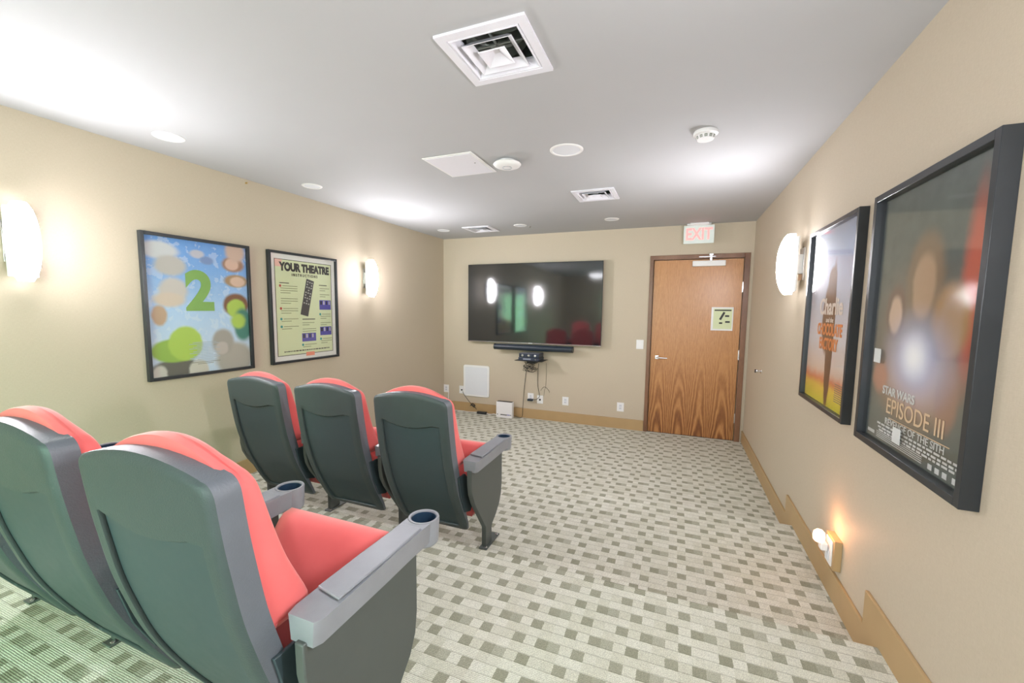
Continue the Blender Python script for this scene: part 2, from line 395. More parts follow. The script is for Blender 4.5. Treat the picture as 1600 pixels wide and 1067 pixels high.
# cables
def cable(pts, rad, mat, label, cat='cable', nm='cable', n=8, group=None):
    bm = BM(); tube(bm, spline(pts, n), rad, 6); return tag(finish(nm, bm, mat, smooth=True), label, cat, group)
cable([(1.37, -.10, .82), (1.375, -.03, .76), (1.36, -.012, .68), (1.34, -.012, .5), (1.325, -.012, .3), (1.32, -.024, .15), (1.315, -.03, .02), (1.27, -.05, .008), (1.21, -.07, .03)], .0035, MBLACK, 'black cable hanging from the media shelf to the white box', group='thin cables below the television')
cable([(1.56, -.06, .81), (1.545, -.03, .74), (1.535, -.01, .66), (1.535, -.008, .5), (1.555, -.010, .4), (1.565, -.02, .33), (1.52, -.04, .29), (1.48, -.03, .29)], .0035, MBLACK, 'black cable running from the shelf down to the plugged adapter', group='thin cables below the television')
cable([(1.66, -.03, .82), (1.66, -.008, .7), (1.655, -.007, .55), (1.65, -.008, .46), (1.635, -.008, .43), (1.63, -.012, .34)], .002, plain('grey_cable', (.16, .15, .12), .5), 'thin grey cable dropping straight to the second outlet', group='thin cables below the television')
cable([(1.58, -.01, .42), (1.62, -.02, .47), (1.66, -.03, .475), (1.70, -.012, .43), (1.71, -.01, .40)], .0025, MBLACK, 'short looped black cable just above the outlet plate', group='thin cables below the television')
bpts = []
for k in range(46):
    a = k*1.15; bpts.append((1.44+.075*cos(a)+.035*sin(k*.7), -.10+.05*sin(a*.7), .775-.05*abs(sin(k*.37))+.035*sin(a)))
cable(bpts, .0028, MBLACK, 'tangled bundle of black cables hanging under the media shelf', 'cable bundle', 'cable_bundle', 4)
cable([(.09, -.012, .28), (.095, -.03, .2), (.10, -.03, .08), (.14, -.04, .012), (.26, -.05, .008), (.35, -.045, .008), (.47, -.06, .008), (.55, -.055, .012), (.62, -.05, .015)], .005, MWHITE, 'white cord from the corner outlet along the carpet', group='cords on the carpet')
cable([(.755, -.05, .015), (.79, -.055, .008), (.84, -.05, .008), (.88, -.06, .02), (.93, -.08, .02)], .005, MWHITE, 'white cord between the black adapter and the white box', group='cords on the carpet')
ad = boxo('power_adapter', (.61, .76, -.085, -.035, .0, .035), MBLACK, bevel=.006); tag(ad, 'black power adapter lying on the carpet by the front wall', 'power adapter')
cable([(.335, -.012, .30), (.37, -.03, .26), (.43, -.03, .19), (.49, -.03, .13), (.55, -.03, .09), (.58, -.03, .05)], .0035, MBLACK, 'black cord hanging diagonally from the outlet beside the wall speaker')
bm = BM(); tube(bm, spline([(.48, -.035, .10), (.52, -.045, .14), (.56, -.04, .11), (.52, -.035, .10), (.50, -.05, .12), (.56, -.05, .08)], 6), .006, 6)
tag(finish('cable_tie', bm, MBLACK, smooth=True), 'knotted black cable coil on the baseboard', 'cable tie')
# white box on the floor
wb = empty('white_box', (1.075, -.11, 0), 'white upright box device standing on the carpet under the television', 'router')
boxo('case', (-.125, .125, -.03, .04, 0.0, .232), MWHITE, wb, .006)
boxo('top_edge', (-.115, .115, -.025, .035, .2325, .235), MBLACK, wb)
boxo('control_strip', (-.055, .045, -.032, -.029, .04, .052), MINK, wb)
for x in (-.10, .055, .07, .085, .105):
    boxo('indicator', (x-.006, x+.006, -.032, -.029, .042, .054), MPH if abs(x) < .1 else MINK, wb)
# in wall speaker panel
ws = empty('wall_speaker', (.565, 0, .24), 'tall white in-wall speaker with rounded corners on the front wall', 'speaker')
def rrect(w_, h_, rr, n=6):
    out = []
    for cx, cy, a0 in ((w_/2-rr, h_/2-rr, 0), (-w_/2+rr, h_/2-rr, PI/2), (-w_/2+rr, -h_/2+rr, PI), (w_/2-rr, -h_/2+rr, 1.5*PI)):
        for k in range(n+1): a = a0+PI/2*k/n; out.append((cx+rr*cos(a), cy+rr*sin(a)))
    return out
bm = BM(); prism(bm, [(x, z+.24) for x, z in rrect(.43, .475, .03)], 1, -.016, 0); finish('frame', bm, MWHITE, ws, bevel=.004)
bm = BM(); prism(bm, [(x, z+.24) for x, z in rrect(.37, .42, .015)], 1, -.018, -.0162); finish('grille', bm, MGRILLE, ws)
# outlets and switches
def plate(x, z, label, nm='wall_outlet', cat='outlet', kind='outlet', grp='white wall plates on the front wall'):
    o = empty(nm, (x, 0, z), label, cat, grp)
    boxo('cover_plate', (-.045, .045, -.006, 0, -.06, .06), MWHITE, o, .003)
    if kind == 'switch': boxo('rocker', (-.018, .018, -.011, -.006, -.035, .035), MWHITE, o, .002)
    elif kind == 'outlet':
        boxo('socket_insert', (-.018, .018, -.008, -.006, -.035, .035), MGRILLE, o, .001)
        for s in (-1, 1):
            bm = BM(); box(bm, -.008, -.005, -.009, -.0079, s*.018-.006, s*.018+.006); box(bm, .005, .008, -.009, -.0079, s*.018-.006, s*.018+.006); finish('slot', bm, MINK, o)
    elif kind == 'jack': boxo('jack', (-.012, .012, -.016, -.006, -.014, .008), MINK, o, .002)
    return o
plate(.045, .325, 'white outlet plate nearest the left corner of the front wall')
plate(.318, .328, 'white cable plate just left of the in-wall speaker', kind='jack')
plate(1.43, .31, 'white outlet plate holding the dark plug under the television')
plate(1.572, .29, 'white cable plate just right of the plugged outlet', kind='jack')
plate(1.94, .30, 'white outlet plate midway between the television shelf and door')
plate(2.685, .29, 'white outlet plate low on the wall nearest the door')
plate(2.90, 1.13, 'white light switch beside the door casing', 'light_switch', 'switch', 'switch')
pg = boxo('plug_adapter', (1.395, 1.475, -.055, -.0092, .262, .292), MBLUE, bevel=.006); tag(pg, 'dark blue plug adapter in the outlet under the television', 'plug')
# exit sign
MEXP = plain('pale_acrylic', (.62, .68, .65), .25, emis=(.75, .9, .85), es=.04)
MEXR = mat_glow('lit_red_letters', (1, .24, .23), .30)
ex = empty('exit_sign', (3.522, -.09, H), 'edge-lit red EXIT sign hanging from the ceiling above the door', 'sign')
boxo('canopy', (-.10, .10, -.03, .03, -.028, 0), MWHITE, ex, .004)
boxo('acrylic_panel', (-.165, .165, -.005, .003, -.238, -.028), MEXP, ex, .002)
text('EXIT', .19, MEXR, ex, (0, -.0065, -.135), (PI/2, 0, 0), 'exit_letters', sx=.74, ext=.001, bold=.004)
boxo('housing', (-.13, .13, .02, .06, -.02, 0), MWHITE, ex)
# knob on the right wall
kb = empty('door_stop', (W, -.915, .985), 'small chrome door stop on the right wall near the door', 'door stop')
bm = BM(); lathe(bm, [(.022, 0), (.022, -.006), (.01, -.010), (.01, -.03), (.018, -.034), (.018, -.05)], 20, (0, 0, 0), 0); finish('stem', bm, MCHROME, kb, smooth=True)
bm = BM(); lathe(bm, [(.017, -.0502), (.017, -.058)], 20, (0, 0, 0), 0); finish('bumper', bm, MBLACK, kb)
hk = BM(); lathe(hk, [(.007, .0), (.007, .006), (.004, .02)], 10, (0, -3.13, 2.57), 0); tag(finish('wall_hook', hk, plain('brass', (.7, .5, .2), .3, metal=1)), 'tiny brass hook high on the left wall below the ceiling', 'hook')

# ------------------------------------------------------------------ ceiling fittings
def diffuser(x, y, label):
    o = empty('ceiling_vent', (x, y, H), label, 'vent', 'square ceiling air vents')
    bm = BM(); R0, R1 = .185, .138
    def ring(h0, z0, h1, z1):
        A = [bm.verts.new((a*h0, b*h0, z0)) for a, b in ((-1, -1), (1, -1), (1, 1), (-1, 1))]
        B = [bm.verts.new((a*h1, b*h1, z1)) for a, b in ((-1, -1), (1, -1), (1, 1), (-1, 1))]
        for k in range(4): bm.faces.new((A[k], A[(k+1) % 4], B[(k+1) % 4], B[k]))
    ring(R0, 0, R0, -.010); ring(R0, -.010, .150, -.010); ring(.150, -.010, .147, -.004); ring(.147, -.004, .143, -.010); ring(.143, -.010, R1, -.010); ring(R1, -.010, .120, .022); ring(.120, .022, .120, .03); ring(.120, .03, .139, .03)
    finish('frame', bm, MVENT, o)
    bm = BM(); ring(.106, -.014, .103, -.015); ring(.103, -.015, .074, .012); ring(.074, .012, .076, .015); ring(.076, .015, .106, -.012); finish('louvre', bm, MVENT, o)
    bm = BM(); ring(.058, -.017, .055, -.020); ring(.055, -.020, .012, .006)
    bm.faces.new([bm.verts.new((a*.012, b*.012, .006)) for a, b in ((-1, -1), (1, -1), (1, 1), (-1, 1))]); finish('centre_cone', bm, MVENT, o)
    for a in (0, 1):
        bm = BM(); (box(bm, -.137, .137, -.004, .004, .03, .036) if a == 0 else box(bm, -.004, .004, -.137, .137, .03, .036)); finish('support_bar', bm, MDUCT, o)
    bm = BM(); ring(.138, .03, .16, .06)
    lathe(bm, [(.125, .05), (.125, .30)], 32, cap=False)
    for k in range(3): lathe(bm, [(.125, .09+.06*k), (.120, .10+.06*k), (.125, .11+.06*k)], 32, cap=False)
    bm.faces.new([bm.verts.new((a*.17, b*.17, .30)) for a, b in ((-1, -1), (1, -1), (1, 1), (-1, 1))])
    ring(.17, .03, .17, .30)
    finish('duct', bm, MDUCT, o, smooth=True)
diffuser(*VENTS[0], 'large square air vent overhead, nearest of the ceiling vents')
diffuser(*VENTS[1], 'square air vent midway along the ceiling towards the door')
diffuser(*VENTS[2], 'square air vent in the ceiling above the television')
def cspk(x, y, label, rr=.082):
    o = empty('ceiling_speaker', (x, y, H), label, 'speaker', 'round white ceiling speakers')
    bm = BM(); lathe(bm, [(rr, 0), (rr, -.003), (rr-.004, -.006), (rr-.018, -.006), (rr-.02, -.003), (rr-.02, 0)], 48, cap=False); finish('rim', bm, MWHITE, o, smooth=True)
    bm = BM(); lathe(bm, [(rr-.02, -.0035), (rr-.02, -.003)], 48); finish('grille', bm, MGRILLE, o); return o
cspk(.375, -3.90, 'round ceiling speaker by the left wall nearest the viewer')
cspk(.368, -2.80, 'round ceiling speaker above the gap between the two left posters')
cspk(.365, -1.69, 'round ceiling speaker above the far left wall lamp')
cspk(.383, -.64, 'round ceiling speaker in the far left corner')
cspk(2.615, -2.85, 'round ceiling speaker between the smoke detector and access panel', .108)
cspk(2.585, -.63, 'round ceiling speaker in front of the exit sign')
cspk(1.47, -.63, 'faint round ceiling speaker above the television, right of the vent')
ap = empty('access_panel', (1.828, -2.83, H), 'square white access panel in the ceiling', 'panel')
boxo('panel_frame', (-.19, .19, -.215, .215, -.006, 0), MWHITE, ap, .002); boxo('hatch', (-.172, .172, -.197, .197, -.009, -.006), MVENT, ap, .001)
bm = BM(); lathe(bm, [(.006, -.0105), (.006, -.009)], 12, (.13, -.03, 0)); finish('latch', bm, MCHROME, ap)
wf = empty('wireless_access_point', (2.175, -2.79, H), 'white domed wireless unit on the ceiling beside the access panel', 'access point')
bm = BM(); lathe(bm, [(.06, 0), (.06, -.012), (.092, -.016), (.098, -.024), (.090, -.034), (.070, -.042), (.045, -.046), (.001, -.047)], 48); finish('dome', bm, MWHITE, wf, smooth=True)
bm = BM(); lathe(bm, [(.034, -.0478), (.034, -.0462), (.031, -.0462), (.031, -.0478)], 40, cap=False); finish('ring', bm, plain('blue_grey_ring', (.25, .28, .34), .4), wf)
sd = empty('smoke_detector', (3.437, -2.85, H), 'white smoke detector on the ceiling near the right wall', 'smoke detector')
bm = BM(); lathe(bm, [(.062, 0), (.066, -.006), (.066, -.02), (.058, -.026)], 40); finish('base', bm, MWHITE, sd, smooth=True)
bm = BM(); lathe(bm, [(.052, -.024), (.050, -.038), (.044, -.048), (.030, -.052), (.001, -.053)], 40); finish('sensor_head', bm, MWHITE, sd, smooth=True)
bm = BM()
for k in range(12):
    a = 2*PI*k/12; c_, s_ = cos(a), sin(a); v = [bm.verts.new((c_*q*rr-s_*e, s_*q*rr+c_*e, z)) for q, rr, z in ((1, .0525, -.030), (1, .0475, -.044)) for e in (-.008, .008)]
    bm.faces.new((v[0], v[1], v[3], v[2]))
finish('sensor_slots', bm, MGREY, sd)
sp = empty('sprinkler_head', (1.56, -.52, H), 'tiny dark sprinkler head on the ceiling before the television', 'sprinkler')
bm = BM(); lathe(bm, [(.016, 0), (.014, -.004), (.006, -.006), (.006, -.014)], 16); finish('body', bm, MCHROME, sp, smooth=True)
bm = BM(); lathe(bm, [(.011, -.0145), (.011, -.016)], 16); finish('deflector', bm, MGREY, sp)

# ------------------------------------------------------------------ wall lamps
def sconce(x, y, side, label):
    """side +1: on the left wall, facing +x"""
    o = empty('wall_lamp', (x, y, 1.895), label, 'wall lamp', 'opal glass wall lamps')
    o.rotation_euler = (0, 0, 0 if side > 0 else PI)
    boxo('back_plate', (0, .012, -.055, .055, -.11, .11), MCHROME, o, .002)
    boxo('bracket', (.012, .042, -.045, .045, -.065, .065), MWHITE, o, .002)
    bm = BM(); n = 24; rings = []
    for k in range(17):
        t = -1+2*k/16; z = .207*t; e = math.sqrt(max(0, 1-abs(t)**2.3*.80)); hw = .066*e; dep = .062*e
        ring = []
        for q in range(n):
            a = 2*PI*q/n; cx_ = cos(a); ring.append(bm.verts.new((.060+(.098*cx_ if cx_ > 0 else .006*cx_)*e, hw*sin(a), z)))
        rings.append(ring)
    for A, B in zip(rings, rings[1:]):
        for q in range(n): bm.faces.new((A[q], A[(q+1) % n], B[(q+1) % n], B[q]))
    bm.faces.new(rings[0][::-1]); bm.faces.new(rings[-1])
    g = finish('lamp_shade', bm, MGLASS[side], o, smooth=True)
    bm = BM(); box(bm, .040, .0535, -.060, .060, -.185, .185); finish('rear_reflector', bm, MWHITE, o, bevel=.004); g['label'] = 'glowing white opal glass shade'
    return o
sconce(0, -4.465, 1, 'glowing white wall lamp at the far left edge, nearest on the left wall')
sconce(0, -1.72, 1, 'glowing white wall lamp right of the instruction poster')
sconce(W, -2.14, -1, 'glowing white wall lamp on the right wall beside the tall posters')
sconce(W, -4.95, -1, 'glowing white wall lamp behind the large dark poster, outside the view')

MDOME = mat_glow('fill_dome_glow', (.95, .95, 1.0), 2.2)  # glowing domes added behind the camera as fill light
for x, lab in ((1.15, 'added round fill light at the unseen rear of the room, left of centre'), (2.95, 'added round fill light at the unseen rear of the room, right of centre')):
    o = empty('added_fill_dome', (x, -6.75, H), lab, 'fill light', 'added round fill domes')
    bm = BM(); lathe(bm, [(.24, 0), (.24, -.02)], 40); finish('rim', bm, MWHITE, o)
    bm = BM(); lathe(bm, [(.225, -.021), (.215, -.07), (.17, -.115), (.09, -.14), (.001, -.146)], 40); finish('diffuser', bm, MDOME, o, smooth=True)

# ------------------------------------------------------------------ posters
def blobs(name, basefn, items, rough=.5):
    """print made of soft shapes; items (cy, cz, ry, rz, softness, colour) in metres on the sheet"""
    m, nt, b = newmat(name); xyz = N(nt, 'ShaderNodeSeparateXYZ'); nt.links.new(opos(nt), xyz.inputs[0]); A, Z = xyz.outputs[0], xyz.outputs[2]
    nz = noise(nt, opos(nt), 14, 4, .6)
    c = basefn(nt, A, Z, nz)
    An = M(nt, 'ADD', A, M(nt, 'MULTIPLY', M(nt, 'SUBTRACT', nz, .5), .03))
    for (ca, cz, ra, rz, soft, colr) in items:
        dx = M(nt, 'DIVIDE', M(nt, 'SUBTRACT', An, ca), ra); dz = M(nt, 'DIVIDE', M(nt, 'SUBTRACT', Z, cz), rz)
        d = M(nt, 'SQRT', M(nt, 'ADD', M(nt, 'MULTIPLY', dx, dx), M(nt, 'MULTIPLY', dz, dz)))
        mr = N(nt, 'ShaderNodeMapRange', interpolation_type='SMOOTHSTEP'); setin(nt, mr.inputs[0], d); mr.inputs[1].default_value = 1-soft; mr.inputs[2].default_value = 1+soft; mr.inputs[3].default_value = 1; mr.inputs[4].default_value = 0
        c = MIX(nt, mr.outputs[0], c, colr)
    nt.links.new(c, b.inputs['Base Color']); b.inputs['Roughness'].default_value = rough; return m
def poster(side, ya, yb, z0, z1, label, sheet_mat, fw=.022, depth=.035, mat_border=0):
    """local x runs left to right as seen from the room, local y points into the wall, z up from the frame's bottom"""
    x = 0 if side == 'L' else W
    o = empty('framed_poster', (x, (ya+yb)/2, z0), label, 'poster'); o.rotation_euler = (0, 0, PI/2 if side == 'L' else -PI/2)
    w_ = yb-ya; h = z1-z0
    bm = BM()
    box(bm, -w_/2, -w_/2+fw, -depth, 0, 0, h); box(bm, w_/2-fw, w_/2, -depth, 0, 0, h)
    box(bm, -w_/2+fw, w_/2-fw, -depth, 0, 0, fw); box(bm, -w_/2+fw, w_/2-fw, -depth, 0, h-fw, h)
    finish('frame', bm, MFRAME, o, bevel=.0015)
    sx = w_/2-fw
    sheet = boxo('print', (-sx, sx, -.012, -.004, fw, h-fw), MPAPER if mat_border else sheet_mat, o)
    if mat_border:
        boxo('printed_sheet', (-sx+mat_border, sx-mat_border, -.0135, -.0122, fw+mat_border, h-fw-mat_border), sheet_mat, o)
    boxo('glass_pane', (-sx, sx, -.026, -.024, fw, h-fw), MPANE, o)
    return o, w_, h
YT = -.0142   # depth of printed marks (in front of the sheet, behind the pane)
def mark(o, x0, x1, z0, z1, mat, nm='printed_block', loc=None, rot=None, y=YT): return boxo(nm, (x0, x1, y-.0005, y+.0008, z0, z1), mat, o, loc=loc, rot=rot)

# 1 blue poster on the left wall: generic stand-in with the same colour areas
def sky(nt, A, Z, nz):
    g = ramp(nt, M(nt, 'ADD', Z, M(nt, 'MULTIPLY', M(nt, 'SUBTRACT', nz, .5), .25)), [(.15, (.60, .72, .85)), (.5, (.42, .62, .86)), (.75, (.22, .44, .80)), (1.0, (.13, .33, .74))])
    return MIX(nt, M(nt, 'MULTIPLY', M(nt, 'GREATER_THAN', nz, .56), .35), g, (.75, .82, .88))
GR = (.42, .60, .10)
it = [(-.27, .90, .12, .06, .25, (.62, .64, .66)), (-.20, .80, .10, .07, .25, (.52, .50, .47)), (-.19, .63, .09, .085, .25, (.60, .56, .52)), (-.22, .56, .10, .05, .3, (.66, .56, .46)),
      (.25, .85, .09, .06, .2, (.36, .20, .13)), (.24, .85, .055, .045, .2, (.68, .46, .36)), (.27, .95, .08, .08, .3, (.62, .45, .36)), (.27, .72, .095, .05, .2, (.40, .26, .14)), (.28, .715, .06, .04, .2, (.70, .50, .38)),
      (.26, .53, .105, .09, .15, (.22, .10, .05)), (.26, .50, .075, .075, .15, GR), (.31, .37, .08, .13, .2, (.05, .22, .18)), (.27, .40, .06, .06, .3, GR),
      (-.02, .90, .05, .03, .3, (.55, .55, .62)), (.05, .86, .05, .03, .3, (.20, .30, .55)),
      (-.29, .45, .05, .07, .2, (.52, .36, .24)), (.23, .10, .15, .13, .2, (.42, .40, .35)), (.14, .24, .085, .10, .2, (.38, .36, .32)), (.13, .19, .05, .05, .2, (.52, .48, .44)),
      (-.2, .03, .19, .11, .12, (.13, .13, .11)), (-.05, .03, .07, .09, .15, (.62, .60, .52)), (-.31, .03, .05, .07, .2, (.60, .58, .52)), (-.20, .20, .16, .085, .12, (.30, .48, .08)), (-.13, .245, .115, .125, .10, GR)]
p1, w1, h1 = poster('L', -3.912, -3.150, 1.045, 2.058, 'framed blue poster with a big green 2 and green blobs, left wall', blobs('blue_poster_print', sky, it))
MG2 = plain('green_numeral_print', (.22, .42, .10), .5, bscale=20)
text('2', .39, MG2, p1, (-.015, YT, .615), (PI/2, 0, 0), 'printed_numeral', sx=1.0, bold=.016)
for k in range(15):
    wv = .085+.03*sin(k*2.1); mark(p1, .0-wv, .0+wv, .245-.0115*k, .249-.0115*k, MGREY if k > 12 else plain('faint_ink', (.40, .48, .56), .6) if k == 0 else bpy.data.materials['faint_ink'], 'credit_line')

# 2 instruction poster
p2, w2, h2 = poster('L', -2.978, -2.192, 1.048, 2.058, 'framed pale yellow-green theatre instructions poster with a remote control picture', MYEL, mat_border=.045)
RX = (PI/2, 0, 0); xL, xR = -w2/2+.067, w2/2-.067
for q in ((xL, xR, .066, .071), (xL, xR, h2-.071, h2-.066), (xL, xL+.005, .071, h2-.071), (xR-.005, xR, .071, h2-.071)): mark(p2, *q, MINK, 'border_line')
MSAL = plain('salmon_print', (.85, .30, .20), .6); MTEAL = plain('teal_print', (.05, .32, .30), .6); MREDINK = plain('red_ink', (.45, .06, .05), .6)
mark(p2, xL+.002, xL+.075, h2-.135, h2-.066, plain('pale_salmon_print', (.80, .48, .40), .6), 'corner_block')
text('YOUR THEATRE', .098, MINK, p2, (.012, YT-.0008, h2-.135), RX, 'title_lettering', sx=.80, bold=.006)
text('INSTRUCTIONS', .034, MINK, p2, (.0, YT-.0008, h2-.20), RX, 'subtitle_lettering', sx=.9, space=1.5, bold=.0008)
# remote control picture
rm = mark(p2, -.045, .045, -.175, .175, plain('remote_print', (.05, .05, .055), .5), 'remote_picture', loc=(.02, 0, .605), rot=(0, .24, 0))
MBTN = plain('button_print', (.45, .45, .42), .6)
for rr_ in range(9):
    for cc in (-.026, 0, .026):
        if (rr_+int(cc*100)) % 4 != 1: mark(rm, cc-.007, cc+.007, .15-.026*rr_-.006, .15-.026*rr_+.006, MBTN, 'remote_button', y=YT-.0015)
MLINE = plain('small_print', (.25, .29, .16), .6)
def para(x, z, n, wmax, head=None, bullet=None):
    if head: text(head, .022, MINK, p2, (x, YT-.0006, z+.028), RX, 'heading', align='LEFT', bold=.001)
    if bullet:
        bm = BM(); lathe(bm, [(.012, YT-.0008), (.012, YT)], 16, (x+.006, 0, z), 1); finish('bullet', bm, bullet, p2)
    bm = BM()
    for k in range(n):
        ww = wmax*(1 if k < n-1 else .6); box(bm, x+(.03 if k == 0 and bullet else .008), x+ww, YT-.0005, YT+.0008, z-.021*k-.003, z-.021*k+.003)
    o = finish('paragraph', bm, MLINE, p2); o['kind'] = 'stuff'
xa, xb_, xc = xL+.045, -.055, .165
bm = BM(); box(bm, xa, xa+.10, YT-.0005, YT+.0008, .728, .735); finish('heading_rule', bm, MINK, p2)
for z, n, bl in ((.705, 4, MREDINK), (.59, 3, None), (.50, 3, MREDINK), (.405, 2, MTEAL), (.335, 2, MTEAL)): para(xa, z, n, .19, bullet=bl)
bm = BM(); box(bm, xb_+.01, xb_+.16, YT-.0005, YT+.0008, .395, .403); box(bm, xc, xc+.10, YT-.0005, YT+.0008, .728, .735); finish('heading_rule', bm, MINK, p2)
para(xb_, .365, 2, .15); para(xb_, .305, 3, .17); para(xb_, .155, 2, .17, bullet=MTEAL); 
para(xc, .70, 2, .13); para(xc, .64, 2, .13); para(xc, .445, 3, .14, bullet=MTEAL); para(xc, .36, 2, .14); para(xc, .20, 3, .15, bullet=MTEAL)
MPW = plain('photo_highlights', (.55, .52, .55), .6)
for (x0, x1, z0, z1) in ((xb_, xb_+.165, .185, .265), (xc, xc+.145, .49, .585), (xc, xc+.145, .235, .32)):
    ph = mark(p2, x0, x1, z0, z1, MPH, 'printed_photo')
    for k in range(4): mark(ph, x0+.01+.036*k, x0+.03+.034*k, z1-.045, z1-.008, MPW if k % 2 else MINK, 'photo_detail', y=YT-.0015)
bm = BM(); rx = xL+.07
while rx < xR-.06:
    ww = random.uniform(.008, .03); box(bm, rx, rx+ww, YT-.0005, YT+.0008, .098, .108); rx += ww+.008
finish('footer_line', bm, MINK, p2)['kind'] = 'stuff'
mark(p2, -.015, .085, .045, .082, MSAL, 'footer_tab', y=YT-.001)

# 3 far poster on the right wall
def dusk(nt, A, Z, nz):
    return ramp(nt, M(nt, 'ADD', Z, M(nt, 'MULTIPLY', M(nt, 'SUBTRACT', nz, .5), .06)), [(.04, (.72, .68, .05)), (.11, (.86, .62, .08)), (.155, (.72, .22, .10)), (.21, (.72, .60, .50)), (.38, (.66, .70, .76)), (.62, (.50, .60, .74)), (.85, (.30, .40, .62)), (1, (.30, .36, .52))])
it3 = [(.03, .40, .055, .40, .12, (.06, .035, .03)), (-.02, .50, .10, .20, .15, (.12, .07, .05)), (.0, .70, .06, .08, .2, (.10, .07, .06))]
p3, w3, h3 = poster('R', -3.20, -2.438, 1.035, 2.05, 'tall framed pale blue poster with yellow ground beside the right wall lamp', blobs('blue_to_yellow_poster_print', dusk, it3), depth=.04)
MORG = plain('orange_lettering', (.85, .26, .07), .5); MCRM = plain('cream_lettering', (.85, .80, .74), .5)
text('Charlie', .125, MCRM, p3, (.01, YT, .56), RX, 'printed_lettering', bold=.003)
text('and the', .04, MCRM, p3, (.01, YT, .49), RX, 'printed_lettering')
text('CHOCOLATE', .088, MORG, p3, (.01, YT, .435), RX, 'printed_lettering', sx=.75, bold=.003)
text('FACTORY', .088, MORG, p3, (.01, YT, .355), RX, 'printed_lettering', sx=.75, bold=.003)
for k in range(9): mark(p3, .17, .33, .16-.011*k, .164-.011*k, MGREY, 'credit_line')

# 4 near poster on the right wall
def dark(nt, A, Z, nz):
    return MIX(nt, nz, (.035, .05, .045), (.12, .15, .135))
TAN = (.42, .27, .16)
it4 = [(-.03, .42, .28, .24, .7, (.20, .14, .09)), (-.02, .30, .20, .12, .7, (.45, .24, .10)), (.26, .62, .05, .25, .5, (.50, .10, .05)), (.0, .66, .115, .15, .25, (.20, .13, .07)), (.0, .63, .072, .11, .2, TAN), (-.18, .54, .075, .10, .25, (.15, .08, .05)), (-.18, .53, .048, .07, .25, (.60, .42, .30)), (.17, .52, .10, .11, .25, (.38, .22, .09)), (.17, .49, .065, .10, .25, TAN), (.19, .28, .06, .11, .3, (.30, .16, .10)),
       (-.01, .37, .16, .12, .9, (.45, .50, .72)), (-.02, .385, .07, .06, .9, (.95, .97, 1.0)), (-.26, .28, .06, .06, .4, (.45, .20, .12))]
p4, w4, h4 = poster('R', -4.12, -3.375, 1.03, 2.045, 'largest nearest framed dark poster on the right wall with EPISODE III lettering', blobs('dark_poster_print', dark, it4), depth=.045, fw=.026)
MGOLD = plain('gold_lettering', (.72, .52, .32), .5); MSIL = plain('silver_lettering', (.66, .68, .68), .5)
text('STAR WARS', .045, MSIL, p4, (-.10, YT, .235), RX, 'printed_lettering', bold=.001)
text('EPISODE III', .085, MGOLD, p4, (.015, YT, .178), RX, 'printed_lettering', sx=.95)
text('REVENGE OF THE SITH', .036, MSIL, p4, (.02, YT, .118), RX, 'printed_lettering', sx=1.08)
mark(p4, -.15, .24, .134, .137, MGOLD, 'underline')
for (z, n, w_) in ((.098, 8, .27), (.084, 7, .26), (.072, 6, .25)):
    bm = BM(); rx = .03-w_
    while rx < .03+w_:
        ww = random.uniform(.012, .035); box(bm, rx, rx+ww, YT-.0005, YT+.0008, z-.0035, z+.0035); rx += ww+.009
    finish('credit_line', bm, MSIL, p4)['kind'] = 'stuff'
for k in range(4): mark(p4, -.24, .10, .062-.007*k, .0645-.007*k, MSIL, 'credit_line')
for x in (.14, .18, .22, .27): mark(p4, x, x+.022, .038, .056, MSIL, 'printed_emblem')
mark(p4, -.32, -.26, .045, .058, MSIL, 'printed_emblem')
for (x, z) in ((-.262, .366), (-.048, .092)):  # two small pale squares in front of the pane
    s = boxo('pale_square', (x-.028, x+.028, -.0275, -.0262, z-.028, z+.028), plain('pale_square_tone', (.62, .64, .62), .5), p4); s['label'] = 'small pale square on the glass'

# ------------------------------------------------------------------ night light
ob = empty('night_light_outlet', (W, -3.175, .39), 'white outlet on a tan box low on the right wall', 'outlet')
boxo('mounting_box', (-.032, 0, -.060, .060, -.075, .075), MBASE, ob, .002)
boxo('cover_plate', (-.038, -.032, -.042, .042, -.062, .062), MWHITE, ob, .002)
boxo('socket_insert', (-.041, -.038, -.018, .018, -.045, .0), MGRILLE, ob, .001)
nl = empty('night_light', (W-.042, -3.165, .43), 'small glowing orange night light plugged into the low outlet', 'night light')
boxo('plug_body', (-.03, 0, -.02, .02, -.045, -.008), MWHITE, nl, .004)
bm = BM(); lathe(bm, [(.018, -.008), (.025, .0), (.027, .02), (.024, .04), (.014, .05)], 20, (-.035, 0, 0)); finish('bulb_shade', bm, mat_glow('amber_glow', (1, .62, .42), .55), nl, smooth=True)
l = bpy.data.lights.new('night_light_glow', 'POINT'); l.energy = .35; l.color = (1, .45, .22); l.shadow_soft_size = .03
lo = bpy.data.objects.new('night_light_glow', l); COL.objects.link(lo); lo.location = (W-.085, -3.165, .50)

